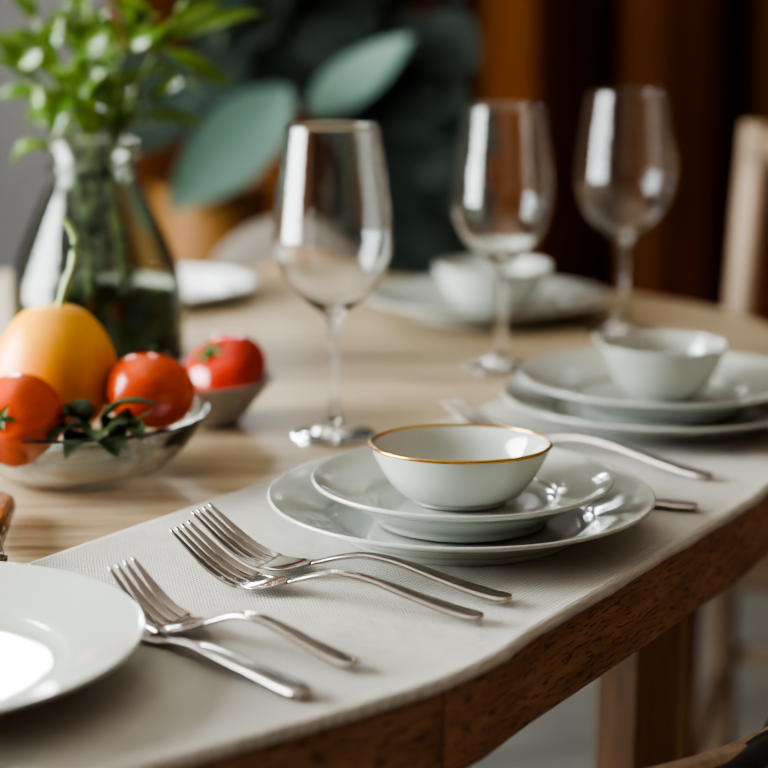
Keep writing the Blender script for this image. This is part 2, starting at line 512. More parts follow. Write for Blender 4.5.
# ------------------------------------------------------------------ crockery
def plate_bm(R, H, foot, well, t=0.0038):
    up = [(0, t+0.0018), (well*0.6, t+0.0018), (well*0.92, t+0.0024), (well*1.04, t+0.0052), (well*1.10, t+0.0082),
          (R*0.86, H-0.0055), (R*0.96, H-0.0012), (R*0.992, H)]
    rim = [(R, H-0.0008), (R*0.997, H-0.0024)]
    dn = [(R*0.95, H-0.0048), (R*0.84, H-0.0098), (foot+0.5*(R*0.84-foot), H*0.36), (foot+0.004, 0.0040), (foot+0.0015, 0.0), (foot-0.002, 0.0), (foot-0.004, 0.0022), (0, 0.0022)]
    prof = smooth_prof(up, 5) + rim + smooth_prof(dn, 4)
    return lathe(prof, 128)
def bowl_bm(R, H, foot, t=0.0026):
    out = [(0, 0.0015), (foot-0.004, 0.0015), (foot-0.003, 0), (foot, 0.0), (foot+0.001, 0.002), (foot+0.33*(R-foot), H*0.17), (foot+0.66*(R-foot), H*0.47), (foot+.92*(R-foot), H*0.84), (R, H-0.0006)]
    inn = [(R-0.0008, H), (R-t*0.8, H-0.0012), (foot+.92*(R-foot)-t, H*0.86), (foot+0.64*(R-foot)-t*0.7, H*0.5), (foot+0.30*(R-foot)-t*0.4, H*0.23), (foot*0.8, 0.0062), (0, 0.0052)]
    prof = [(0, 0.0015), (foot-0.004, 0.0015)] + smooth_prof(out[2:], 5) + smooth_prof(inn, 6)
    return lathe(prof, 112)
def gold_bm(R, H):
    prof = [(R-0.0018, H-0.0012)] + [(R-0.0008+0.0013*math.cos(a), H-0.0004+0.0012*math.sin(a)) for a in [PI*0.85-k*PI*1.15/10 for k in range(11)]]
    return lathe(prof, 112)

def plate(name, x, y, z, R, H, foot, well, label, cat='plate', group=None, m='porcelain', t=.0038):
    o = obj(name, plate_bm(R, H, foot, well, t), M[m], None, loc=(x, y, z))
    return tag(o, label, cat, group)
def small_bowl(x, y, z, R, H, foot, label, gold=True, tilt=0.0):
    o = obj('bowl', bowl_bm(R, H, foot), M['porcelain'], None, loc=(x, y, z))
    o.rotation_euler = (-tilt, 0, 0); o.scale = (1, 0.94 if tilt else 1, 1)
    g = obj('gilded_rim', gold_bm(R, H), M['gold' if gold else 'porcelain'], o)
    if gold: g['label'] = 'thin gold rim'
    return tag(o, label, 'bowl', 'porcelain bowls on the plates')

FX, FY = 0.0475, 1.079
plate('dinner_plate', FX, FY, ON, .120, .0255, .072, .078, 'large pale porcelain dinner plate lying on linen, bottom of gold-rimmed bowl stack', group='pale porcelain dinner plates')
plate('side_plate', FX+0.001, FY+0.002, ON+0.0075, .0935, .0280, .052, .056, 'smaller porcelain plate directly under the gold-rimmed bowl', group='porcelain side plates', t=.009)
small_bowl(FX, FY+0.003, ON+0.0188, .0565, .0365, .029, 'white porcelain bowl with a crisp gold rim on the front plate stack', tilt=.018)
RX, RY = 0.2155, 1.378
plate('dinner_plate', RX, RY, ON, .123, .023, .072, .080, 'large dinner plate under the stack at the right, lying on the linen', group='pale porcelain dinner plates')
plate('side_plate', RX+0.002, RY+0.004, ON+0.0078, .112, .0295, .060, .064, 'second plate between the large right-hand plate and its plain bowl', group='porcelain side plates', t=.0075)
small_bowl(RX+0.003, RY+0.006, ON+0.0178, .0500, .043, .024, 'blurred white bowl standing on the two stacked plates at right', gold=False)
BX, BY = 0.110, 1.885
plate('dinner_plate', BX, BY, TZ+0.0008, .129, .023, .076, .084, 'dinner plate furthest back beyond the glasses, holding a white bowl', group='pale porcelain dinner plates')
small_bowl(BX+0.005, BY, TZ+0.0070, .0615, .047, .032, 'white bowl on the furthest plate, seen behind the middle wine glass', gold=False)
plate('dinner_plate', -0.231, 0.823, ON, .1150, .025, .066, .072, 'pale plate cut off at the lower left, with a bright window reflection', group='pale porcelain dinner plates')
plate('dinner_plate', -0.262, 1.985, TZ+0.0008, .118, .02, .07, .078, 'bright white plate on the bare table behind the bottle vase', group=None, m='white_china')

# ------------------------------------------------------------------ cutlery
FORK_Z = [(0, .0300), (.012, .0210), (.025, .0118), (.038, .0054), (.050, .0028), (.062, .0034), (.080, .0085), (.100, .0145), (.115, .0165), (.135, .0150), (.165, .0090), (.190, .0046), (.203, .0040)]
fz = smooth_prof(FORK_Z, 8)
def forkz(x):
    for (x0, z0), (x1, z1) in zip(fz, fz[1:]):
        if x <= x1: return z0+(z1-z0)*(x-x0)/(x1-x0+1e-9)
    return fz[-1][1]
FORK_L = 0.203
def strip(xs, wfun, tfun, cup=0.0, nseg=8, zfun=forkz, yc=lambda x: 0.0, sq=4):
    bm = bmesh.new(); rings = []
    for x in xs:
        w, t, z0, c = wfun(x)/2, tfun(x), zfun(x), yc(x)
        ring = []
        for k in range(nseg+1):                      # upper side
            u = -1+2*k/nseg
            y = w*u
            ed = math.sqrt(max(0, 1-abs(u)**sq))
            ring.append(bm.verts.new((x, y+c, z0+cup*(y+c)**2 + t*(0.5*ed))))
        for k in range(nseg-1, 0, -1):
            u = -1+2*k/nseg
            y = w*u
            ed = math.sqrt(max(0, 1-abs(u)**sq))
            ring.append(bm.verts.new((x, y+c, z0+cup*(y+c)**2 - t*(0.5*ed))))
        rings.append(ring)
    n = len(rings[0])
    for a, b in zip(rings, rings[1:]):
        for k in range(n):
            bm.faces.new((a[k], a[(k+1) % n], b[(k+1) % n], b[k]))
    bm.faces.new(rings[0]); bm.faces.new(rings[-1][::-1])
    return bm
def lin(a, b, n): return [a+(b-a)*k/n for k in range(n+1)]
HW = [(.076, .0068), (.086, .0060), (.10, .0062), (.13, .0082), (.16, .0112), (.185, .0132), (.197, .0134), (.2015, .0105), (.203, .004)]
HT = [(.076, .0022), (.09, .0032), (.12, .0032), (.17, .0028), (.195, .0036), (.2015, .0034), (.203, .0018)]
def make_fork(name='dinner_fork'):
    root = empty(name)
    obj('handle', strip(lin(.0765, .196, 40)+lin(.197, .203, 8), lambda x: interp(HW, x), lambda x: interp(HT, x), 0, 10), M['steel'], root)
    hw = [(.046, .0242), (.056, .0246), (.064, .0222), (.071, .0150), (.0765, .0070)]
    obj('head', strip(lin(.047, .0765, 24), lambda x: interp(hw, x), lambda x: 0.0017+0.0008*max(0, (x-.066)/.0105), 9.0, 14), M['steel'], root)
    for k in range(4):
        c1 = (-1.5+k)*0.0064
        def yc(x, c1=c1): return c1*(0.86+0.14*min(1, x/.047))
        obj('tine', strip(lin(0, .048, 20), lambda x: 0.0020+0.0037*min(1, x/.022), lambda x: 0.0011+0.0008*min(1, x/.04), 9.0, 10, yc=yc, sq=10), M['steel'], root)
    return root
def lay(o, tip, end, z, length=FORK_L, zs=1.0, ws=1.15):
    """tip -> end in plan, o's own X axis runs tip to end"""
    d = Vector((end[0]-tip[0], end[1]-tip[1]))
    s = d.length/length
    o.location = (tip[0], tip[1], z)
    o.rotation_euler = (0, 0, math.atan2(d.y, d.x))
    o.scale = (s, ws, zs)
GF = 'steel forks on the linen'
f0 = make_fork()
tag(f0, 'steel fork beside the left plate, tines up, resting alone above a knife', 'fork', GF)
lay(f0, (-0.1400, .917), (-0.0135, .8362), ON)
f1 = copy_tree(f0); tag(f1, 'nearer fork of the crossed pair in front of the stacked plates', 'fork', GF)
lay(f1, (-0.1165, .986), (0.0520, .9045), ON)
f2 = copy_tree(f0); tag(f2, 'further fork of the pair, lying closest to the gold-rimmed plate stack', 'fork', GF)
lay(f2, (-0.1080, 1.022), (0.0690, .9345), ON)
f3 = copy_tree(f0); tag(f3, 'blurred long fork between the two plate stacks, tines behind the bowl', 'fork', GF)
lay(f3, (0.0500, 1.3560), (0.2250, 1.1960), ON, zs=.78)

KZ = [(0, .0016), (.09, .0018), (.105, .0045), (.125, .0060), (.155, .0052), (.19, .0038), (.2, .0036)]
def make_knife():
    root = empty('table_knife')
    zf = lambda x: interp(KZ, x)
    bw = [(0, .002), (.008, .009), (.03, .0165), (.07, .0175), (.09, .012), (.096, .0075)]
    obj('blade', strip(lin(0, .012, 8)+lin(.014, .096, 24), lambda x: interp(bw, x), lambda x: 0.0012+0.0012*max(0, (x-.08)/.016), 0, 8, zfun=zf), M['steel'], root)
    hw = [(.0955, .0075), (.105, .0070), (.13, .0088), (.165, .0118), (.19, .0134), (.196, .0130), (.1995, .0085), (.2, .004)]
    obj('handle', strip(lin(.0955, .193, 30)+lin(.194, .2, 8), lambda x: interp(hw, x), lambda x: 0.0026+0.002*min(1, max(0, (x-.1)/.09)), 0, 10, zfun=zf), M['steel'], root)
    return root
k0 = make_knife()
tag(k0, 'steel knife handle in front of the lone left fork, blade tucked behind the plate', 'knife', 'steel knives on the linen')
lay(k0, (-0.178, .940), (-0.0365, .7985), ON, 0.2)
k1 = copy_tree(k0)
tag(k1, 'steel knife whose blade is hidden under the gold-rimmed stack, handle end showing', 'knife', 'steel knives on the linen')
lay(k1, (0.012, 1.183), (0.2030, 1.1225), ON-0.0003, 0.2, zs=0.8)

# wooden handled knife lying beyond the left plate
wk = empty('paring_knife', (-0.2262, 1.000, TZ+CH+0.0012), 0)
tag(wk, 'knife with a polished brown wooden handle at the left edge behind the plate', 'knife')
d = Vector((-0.017, .100)).normalized(); wk.rotation_euler = (0, 0, math.atan2(d.y, d.x))
hw = [(0.044, .011), (.055, .0135), (.08, .0165), (.10, .0195), (.115, .018), (.125, .006)]
obj('handle', strip(lin(.044, .116, 30)+lin(.118, .125, 6), lambda x: interp(hw, x), lambda x: .0120+.004*math.sin(x*30), 0, 10, zfun=lambda x: .0085+.001*math.sin(x*40)), M['knife_handle'], wk)
obj('bolster', strip(lin(0, .045, 16), lambda x: .0108+.0016*math.sin(x*150+2), lambda x: .0108, 0, 8, zfun=lambda x: .0085), M['steel'], wk)
obj('blade', strip(lin(-.06, .001, 12), lambda x: .016*min(1, .25+(x+.06)/.03), lambda x: .0014, 0, 6, zfun=lambda x: .0070-.004*max(0, -x/.06)), M['steel'], wk)

# ------------------------------------------------------------------ wine glasses
def make_glass():
    root = empty('wine_glass')
    outer = [(.0046, .084), (.0060, .0915), (.0135, .0985), (.0255, .108), (.0355, .1205), (.0418, .1345), (.0446, .149), (.0443, .163), (.0424, .182), (.0392, .206), (.0352, .236)]
    wall = 0.0011
    inner = [(.0340, .2363), (.0381, .206), (.0413, .182), (.0432, .163), (.0435, .149), (.0407, .135), (.0343, .1215), (.0242, .1095), (.012, .1018), (.004, .0995), (0, .0992)]
    bowl = smooth_prof(outer, 8) + [(.0348, .2365)] + smooth_prof(inner, 8)
    stem = smooth_prof([(.0100, .0085), (.0066, .0135), (.0050, .021), (.0041, .035), (.0038, .055), (.0040, .072), (.0046, .084)], 8)
    foot = [(0, .0006), (.028, .0006), (.0322, .0), (.0332, .0004), (.0334, .0012), (.0322, .0018)] + smooth_prof([(.0322, .0018), (.025, .0028), (.016, .0048), (.0100, .0085)], 5)
    obj('bowl', lathe(bowl, 96), M['glass'], root)
    obj('stem', lathe(stem, 96), M['glass'], root)
    obj('foot', lathe(foot, 96), M['glass'], root)
    return root
def fix_open(root):
    # open shells that join edge to edge: make every normal point out of the glass
    for ch in root.children:
        me = ch.data; bm = bmesh.new(); bm.from_mesh(me)
        ch_name = ch.name
        bm.faces.ensure_lookup_table()
        flip = False
        if ch_name.startswith('stem'):
            f = bm.faces[len(bm.faces)//2]; c = f.calc_center_median()
            flip = f.normal.x*c.x+f.normal.y*c.y < 0
        elif ch_name.startswith('foot'):
            f = min(bm.faces, key=lambda f: f.calc_center_median().z+abs(f.normal.z < .5)); flip = f.normal.z > 0
        else:
            f = min(bm.faces, key=lambda f: f.calc_center_median().z); c = f.calc_center_median()
            flip = f.normal.x*c.x+f.normal.y*c.y < 0
        if flip: bmesh.ops.reverse_faces(bm, faces=bm.faces)
        bm.to_mesh(me); bm.free()
g0 = make_glass(); fix_open(g0)
GG = 'stemmed wine glasses'
tag(g0, 'clear empty wine glass standing nearest, on bare wood behind the gold-rimmed bowl', 'wine glass', GG)
g0.location = (-0.0382, 1.338, TZ+0.0006)
g1 = copy_tree(g0); tag(g1, 'middle wine glass of three, standing in front of the furthest plate', 'wine glass', GG)
g1.location = (0.1055, 1.600, TZ+0.0006)
g2 = copy_tree(g0); tag(g2, 'wine glass standing behind the right-hand plate stack and its bowl', 'wine glass', GG)
g2.location = (0.2370, 1.77, TZ+0.0006); g2.scale = (1.09, 1.09, 1.02)

# ------------------------------------------------------------------ glass fruit bowl
GBX, GBY = -0.2150, 1.222
R, H = .0935, .047
prof = ([(0, .0012), (.036, .0012), (.040, 0), (.045, 0)] +
        smooth_prof([(.0475, .0022), (.060, .0085), (.074, .0195), (.085, .0325), (.0925, H-.002)], 7) + [(R, H-.0006), (R-.0008, H+.0006), (R-.0042, H+.0006), (R-.0052, H-.001)] +
        smooth_prof([(.0868, H-.003), (.0795, .0345), (.0685, .0225), (.054, .0120), (.040, .0072), (.02, .0062), (0, .0062)], 7))
o = obj('fruit_bowl', lathe(prof, 112), M['bowl_glass'], None, loc=(GBX, GBY, TZ+0.0006))
tag(o, 'clear thick-rimmed glass bowl holding a yellow fruit and two red tomatoes', 'bowl')

def fruit_bm(r, hz, lobes=0, la=0.0, dent=0.12, egg=0.0):
    bm = bmesh.new()
    bmesh.ops.create_uvsphere(bm, u_segments=56, v_segments=32, radius=1.0)
    for v in bm.verts:
        x, y, z = v.co
        a = math.atan2(y, x); rr = math.hypot(x, y)
        k = 1 + la*math.cos(lobes*a)*(abs(z)**1.2)*rr if lobes else 1
        k *= 1 - egg*z*0.5
        zz = z - dent*math.exp(-(rr/0.28)**2)*(1 if z > 0 else -0.4)
        v.co = (x*r*k, y*r*k, zz*hz)
    return bm
def calyx_bm(r, n=5, stem=0.008):
    bm = bmesh.new()
    for k in range(n):
        a = 2*PI*k/n + random.uniform(-.2, .2)
        L = r*random.uniform(.85, 1.15)
        pts = []
        prev = None
        for i in range(7):
            t = i/6
            w = 0.22*r*math.sin(PI*min(1, t*0.92+0.08))*(1-t*0.35)
            c = Vector((math.cos(a)*L*t, math.sin(a)*L*t, 0.002+0.16*r*math.sin(t*PI) + .10*r*t*t*random.uniform(-1, 1)))
            s = Vector((-math.sin(a), math.cos(a), 0))
            row = [bm.verts.new(c-s*w), bm.verts.new(c+Vector((0, 0, -.05*r))), bm.verts.new(c+s*w)]
            if prev:
                for q in (0, 1): bm.faces.new((prev[q], prev[q+1], row[q+1], row[q]))
            prev = row
    tube_into(bm, [(0, 0, 0), (0.001, 0, stem*.5), (0.003, 0.001, stem)], [r*.16, r*.12, r*.13], 8)
    return bm
def tomato(x, y, z, r, hz, m, label, tilt, group, lobes=5, la=.05, cal=.6, egg=0.0):
    o = obj('tomato', fruit_bm(r, hz, lobes, la, egg=egg), M[m], None, loc=(x, y, z))
    o.rotation_euler = tilt
    c = obj('calyx', calyx_bm(r*cal), M['calyx'], o, loc=(0, 0, hz*(1-.125)))
    c['label'] = 'green calyx and stalk'
    return tag(o, label, 'tomato', group)
def look_tilt(dx, dy, dz):
    return Vector((dx, dy, dz)).to_track_quat('Z', 'Y').to_euler()
GT = 'red tomatoes in the glass bowl'
o = obj('yellow_tomato', fruit_bm(.0435, .0480, 0, 0, dent=.05, egg=.16), M['yellow'], None, loc=(-0.2330, 1.250, TZ+.0715))
o.rotation_euler = (0.03, 0.06, 0)
tag(o, 'large egg-shaped yellow orange tomato on top in the glass bowl', 'tomato')
s = obj('stalk', tube(smooth_prof([(0.002, 0, .043), (0.006, 0, .060), (0.0115, 0.0, .076), (0.0125, 0, .092), (0.008, 0, .103), (0.002, 0, .107)], 5), [.0036]+[.0026]*9+[.0034]*3+[.0024]*13, 8), M['stem_green'], o)
s['label'] = 'pale green upright stalk'
tomato(-0.1645, 1.237, TZ+.0580, .0322, .0275, 'tomato', 'smooth orange red tomato at the right side of the glass bowl', look_tilt(.12, .35, .9), GT, 0, 0)
tomato(-0.2420, 1.163, TZ+.0560, .0300, .0285, 'tomato', 'red tomato at the left front of the glass bowl, stalk facing forward', look_tilt(-.22, -.92, .18), GT, 5, .07, .36)
# basil sprig between the tomatoes
def leaf_into(bm, base, tip, w, up=Vector((0, 0, 1)), bend=0.15, fold=0.25, n=8, twist=0.0):
    base = Vector(base); tip = Vector(tip)
    d = tip-base; L = d.length; d.normalize()
    s = d.cross(up)
    if s.length < 1e-3: s = d.cross(Vector((1, 0, 0)))
    s.normalize()
    if twist: s = Matrix.Rotation(twist, 3, d) @ s
    nrm = s.cross(d).normalized()
    prev = None
    for i in range(n+1):
        t = i/n
        ww = w*0.5*(math.sin(PI*t**0.85)**0.8 if 0 < t < 1 else 0.03)
        c = base + d*(L*t) + nrm*(bend*L*math.sin(PI*t))
        row = [bm.verts.new(c - s*ww + nrm*fold*ww), bm.verts.new(c - s*ww*.5 + nrm*fold*ww*.35), bm.verts.new(c),
               bm.verts.new(c + s*ww*.5 + nrm*fold*ww*.35), bm.verts.new(c + s*ww + nrm*fold*ww)]
        if prev:
            for q in range(4): bm.faces.new((prev[q], prev[q+1], row[q+1], row[q]))
        prev = row
bs = empty('basil_sprig', (-0.190, 1.165, TZ+.043)); bs.scale = (1.35, 1.35, 1.25)
tag(bs, 'dark green crinkled basil sprig tucked between the tomatoes in the glass bowl', 'herb')
bm = bmesh.new()
for k, (b, t, w) in enumerate([((-.004, 0, .004), (-.024, -.008, .011), .017), ((.002, 0, .004), (.020, -.006, .008), .016), ((0, 0, .006), (.030, .002, .016), .014),
                               ((0, -.002, .002), (.002, -.024, .002), .018), ((-.006, .002, .006), (-.018, .010, .016), .014), ((.01, -.002, .004), (.024, -.014, .001), .013), ((-.008, -.002, .004), (-.022, -.020, .001), .015), ((-.002, .004, .0), (-.024, .006, -.004), .020), ((.002, .004, .0), (.024, .006, -.004), .020), ((.0, .0, -.002), (.012, -.022, -.006), .020), ((.0, .0, -.002), (-.012, -.022, -.006), .020)]):
    leaf_into(bm, b, t, w, bend=.2, fold=.45, n=8)
for v in bm.verts: v.co += Vector([.0022*noise.noise(v.co*190+Vector((q*9, 0, 0))) for q in range(3)])
obj('leaves', bm, M['basil'], bs, recalc=False)
obj('stem', tube([(-.02, .006, -.006), (-.006, .002, .002), (.012, -.003, .004), (.024, .004, .012)], [.0014, .0014, .0012, .001], 6), M['stem_green'], bs)

# ------------------------------------------------------------------ small dish with tomato
DX, DY = -0.143, 1.385
prof = ([(0, .001), (.020, .001), (.0225, 0), (.0255, 0.0004)] + smooth_prof([(.0265, .0022), (.036, .014), (.0455, .026), (.0525, .0345)], 5) + [(.0532, .0355), (.0522, .0362), (.0505, .0355)] +
        smooth_prof([(.049, .0325), (.0435, .026), (.034, .0150), (.022, .0068), (0, .0058)], 5))
o = obj('dish', lathe(prof, 80), M['stoneware'], None, loc=(DX+.001, DY, TZ+.0006)); o.scale = (1.08, 1.08, 1.05)
tag(o, 'small grey stoneware dish holding one tomato, behind the glass bowl', 'dish')
tomato(-0.1250, 1.385, TZ+.0405, .0350, .0255, 'tomato_dark', 'deep red ribbed tomato lying in the small grey dish', look_tilt(-.42, -.45, .70), None, 6, .07, .42)

# ------------------------------------------------------------------ bottle vase with herbs
VX, VY = -0.2575, 1.600
vase = empty('bottle_vase', (VX, VY, TZ+.0006))
vase.scale = (1.05, 1.05, 1.0)
tag(vase, 'clear glass bottle with a wide shoulder and ringed neck holding green herbs', 'vase')
vo = ([(0, .002), (.055, .002), (.064, 0), (.069, .001)] + smooth_prof([(.0725, .006), (.0738, .03), (.0738, .064), (.0720, .082), (.0655, .104), (.0550, .130), (.0440, .155), (.0360, .170)], 6) +
      smooth_prof([(.0345, .174), (.0375, .1785), (.0378, .182), (.0345, .1865), (.0345, .1905), (.0385, .195), (.0392, .201), (.0375, .2055)], 5))
vi = smooth_prof([(.0345, .2058), (.0330, .203), (.0318, .195), (.0315, .182), (.0325, .171), (.0405, .1545), (.0515, .1295), (.0622, .1035), (.0690, .082), (.0708, .064), (.0708, .03), (.068, .009), (.055, .006), (0, .006)], 6)
obj('glass_body', lathe(vo+vi, 96), M['vase_glass'], vase)
wp = [(0, .0066), (.0545, .0066), (.0672, .0096)] + [(.0701, .03), (.0701, .064)] + [(.0695, .0685), (.066, .0678), (0, .0676)]
w_ = obj('water', lathe(wp, 80), M['water'], vase)
w_['label'] = 'dark greenish water'

SP = []
def sprig(label, tip, leaves, foot=(0, 0), mid=None, r=.0016):
    """tip and leaves in the vase's own frame"""
    root = empty('herb_sprig', (VX, VY, TZ+.0006))
    tag(root, label, 'herb', 'herb sprigs in the bottle vase')
    nk = Vector((tip[0], tip[1], 0)); nk = nk.normalized()*min(.021, nk.length*.35) if nk.length > 0 else nk
    path = [(foot[0], foot[1], .011), (foot[0]*.7+nk.x*.3, foot[1]*.7+nk.y*.3, .09), (nk.x*.8, nk.y*.8, .165), (nk.x, nk.y, .205)]
    if mid: path.append(mid)
    path.append(tip)
    P = smooth_prof(path, 6)
    obj('stem', tube(P, [r*(1.1-.5*i/len(P)) for i in range(len(P))], 7), M['stem_green'], root)
    bm = bmesh.new()
    for lf in leaves:
        b, t, w, bend, tw = lf[:5]
        leaf_into(bm, b, t, w, bend=bend, twist=tw, fold=.3, n=9, up=Vector((0, -.75, .65)) if len(lf) > 5 else Vector((0, 0, 1)))
    obj('leaves', bm, M['herb'], root, recalc=False)
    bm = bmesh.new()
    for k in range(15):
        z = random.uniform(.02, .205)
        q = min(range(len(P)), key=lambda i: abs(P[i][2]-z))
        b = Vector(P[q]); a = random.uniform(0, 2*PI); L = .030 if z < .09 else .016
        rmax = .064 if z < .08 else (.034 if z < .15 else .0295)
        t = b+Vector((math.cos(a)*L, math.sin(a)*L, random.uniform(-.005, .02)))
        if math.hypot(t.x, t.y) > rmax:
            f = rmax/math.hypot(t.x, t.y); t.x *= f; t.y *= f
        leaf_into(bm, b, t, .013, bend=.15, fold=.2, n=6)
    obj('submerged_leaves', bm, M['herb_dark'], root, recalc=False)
    return root
def px(x, y, dep=0.0):            # bottle frame: plane through its axis, 1125 px per metre
    return Vector(((x-95)/1125, dep, .205+(140-y)/1105))
rng = random.Random(11)
def auto_leaves(tip, mid, n, L=(.03, .05), w=(.010, .016), t0=.15, spread=1.0):
    nk = Vector((tip[0], tip[1], 0)); nk = nk.normalized()*min(.021, nk.length*.35) if nk.length else nk
    pts = smooth_prof([(nk.x, nk.y, .205), tuple(mid), tuple(tip)], 12)
    out = []
    for k in range(n):
        t = t0+(1-t0)*k/max(1, n-1)
        b = Vector(pts[min(len(pts)-1, int(t*(len(pts)-1)))])
        a = k*2.4+rng.uniform(-.5, .5)
        ax = (Vector(tip)-Vector(mid)).normalized()
        out_dir = Vector((math.cos(a), math.sin(a)*.8, 0))*spread
        d = (out_dir + ax*rng.uniform(.3, .9) + Vector((0, 0, rng.uniform(-.25, .35)))).normalized()
        out.append((b, b+d*rng.uniform(*L), rng.uniform(*w), rng.uniform(.06, .22), rng.uniform(-.6, .6)))
    return out
specs = [
 ('tall herb sprig leaning furthest right, with long lime leaves over the dark plant', px(192, 4, -.01), px(140, 90, -.01),
  [(px(176, 42, -.01), px(268, 17, 0), .017, .12, .2), (px(170, 35, -.01), px(232, 1, 0), .017, .10, .4), (px(168, 52), px(234, 88, .01), .017, .24, 0.5), (px(150, 72), px(182, 78, .01), .013, .1, 0), (px(158, 60, -.02), px(120, 62, -.03), .013, .2, .5)], .0024, 0),
 ('herb sprig with a single drooping leaf low over the right of the bottle neck', px(165, 98, .03), px(128, 115, .02),
  [(px(140, 118, .02), px(205, 128, .03), .017, .10, 0), (px(150, 105, .02), px(180, 80, .03), .014, .1, 0), (px(128, 112, .01), px(148, 92, 0), .013, .1, .4)], .0015, 0),
 ('herb sprig arching left, its lowest pale leaf hanging beside the bottle neck', px(22, 62, 0), px(60, 110, 0),
  [(px(64, 146, -.01), px(12, 172, 0), .017, .30, .3), (px(45, 95), px(0, 98, .01), .018, .1, 0), (px(36, 80), px(-5, 60, 0), .017, .1, .3), (px(45, 88, -.01), px(34, 122, -.03), .015, -.2, .5), (px(28, 66), px(0, 36), .018, .15, 0), (px(30, 70, -.01), px(62, 42, -.02), .018, .1, .3)], .0018, 3),
 ('upright herb sprig at the far left of the bunch, broad leaves catching window light', px(38, 2, .0), px(58, 85, 0),
  [(px(48, 60), px(70, 20, -.01), .022, .08, .3), (px(48, 50), px(10, 40), .02, .12, 0), (px(42, 25, -.01), px(26, 2), .016, .1, .4), (px(55, 75, -.02), px(64, 40, -.03), .018, .1, .6)], .0018, 4),
 ('straight tall herb sprig rising from the middle of the bottle out of frame', px(96, -20, 0), px(92, 70, 0), [(px(94, 60, -.02), px(120, 30, -.03), .018, .1, .3), (px(92, 45, -.01), px(66, 18), .016, .1, .2), (px(95, 90, -.02), px(118, 70, -.04), .016, .15, .4)], .0022, 5),
 ('herb sprig right of centre with pale curled leaves facing the camera', px(150, 10, -.03), px(122, 80, -.02), [(px(140, 50, -.03), px(116, 66, -.05), .015, .25, .6), (px(144, 40, -.03), px(158, 8, -.03), .018, .1, .3), (px(148, 30, -.03), px(120, 6, -.04), .016, .2, .2), (px(140, 50, -.03), px(176, 30, -.04), .014, .1, .5)], .0017, 4),
 ('herb sprig leaning toward the camera over the front lip of the bottle', px(84, 70, -.07), px(88, 105, -.035), [(px(84, 100, -.035), px(52, 122, -.06), .018, .2, .3), (px(88, 95, -.04), px(112, 128, -.06), .018, .2, 0), (px(86, 90, -.05), px(70, 135, -.07), .018, .25, 0)], .0016, 6),
 ('short bushy herb sprig at the back of the bunch in the bottle', px(118, 30, .06), px(104, 95, .035), [(px(106, 90, .03), px(150, 78, .04), .016, .1, 0), (px(100, 100, .03), px(78, 62, .05), .02, .1, .3)], .0016, 7),
 ('short herb sprig behind and left of centre in the bottle', px(72, 22, .05), px(82, 95, .03), [(px(80, 90, .03), px(46, 74, .04), .018, .1, 0), (px(78, 70, .03), px(100, 42, .05), .016, .1, .3)], .0016, 7),
]
for k, (lab, tip, mid, lv, r, na) in enumerate(specs):
    lv = [tuple(q)+(1,) for q in lv] + auto_leaves(tip, mid, na + 4, t0=.02, L=(.030, .052), w=(.014, .021))
    a = k*2.4; foot = (.030*math.cos(a), .030*math.sin(a))
    sprig(lab, tuple(tip), lv, foot, tuple(mid), r)

# ------------------------------------------------------------------ big leafy plant behind
PX_, PY_ = -0.262, 2.72
plant = empty('rubber_plant', (PX_, PY_, 0.0))
tag(plant, 'tall dark-leaved rubber plant in an amber pot behind the table', 'plant')
pot = smooth_prof([(0, .36), (.055, .36), (.064, .37), (.072, .5), (.082, .68), (.088, .785), (.092, .80), (.090, .806), (.084, .80), (.078, .775), (0, .77)], 4)
obj('pot', lathe(pot, 64), M['terracotta'], plant)
obj('stand', lathe(smooth_prof([(0, 0), (.12, 0), (.12, .02), (.03, .04), (.02, .2), (.03, .33), (.08, .345), (.08, .36), (0, .36)], 3), 48), M['chair_brown'], plant)
stems = [[(0, 0, .77), (.04, 0, .9), (.13, .02, 1.1), (.16, .03, 1.35), (.17, .03, 1.7)],
         [(.02, .02, .77), (.10, .06, .9), (.26, .1, 1.05), (.33, .12, 1.3), (.36, .13, 1.6)],
         [(-.01, -.01, .77), (.0, -.02, .9), (.03, .0, 1.1), (.0, .02, 1.3)]]
for s in stems:
    obj('stem', tube(smooth_prof(s, 6), .009, 8), M['branch'], plant)
rl = random.Random(5)
def big_leaf(base, tip, w, m, bend=.08, twist=0.0, up=Vector((0, -1, .35))):
    bm = bmesh.new(); leaf_into(bm, base, tip, w, up=up, bend=bend, fold=.18, n=14, twist=twist)
    obj('leaf', bm, M[m], plant, recalc=False)
def L_(x, h, dy=0.0): return (x-PX_, dy, TZ+h)
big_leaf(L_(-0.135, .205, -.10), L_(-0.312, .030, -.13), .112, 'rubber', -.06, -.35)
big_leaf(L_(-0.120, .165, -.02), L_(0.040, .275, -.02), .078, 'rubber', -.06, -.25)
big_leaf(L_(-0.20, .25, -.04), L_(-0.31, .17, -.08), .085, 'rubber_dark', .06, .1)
for k in range(30):
    s = rl.choice([0, 0, 1, 1, 2])
    P = smooth_prof(stems[s], 6); q = rl.randint(len(P)//3, len(P)-1)
    b = Vector(P[q]); a = rl.uniform(0, 2*PI)
    L = rl.uniform(.15, .24)
    d = Vector((math.cos(a), .45*math.sin(a)+.15, rl.uniform(-.55, .45))).normalized()
    t = b+d*L
    big_leaf(tuple(b), tuple(t), rl.uniform(.08, .115), 'rubber_dark', rl.uniform(-.1, .12), rl.uniform(-.5, .5))
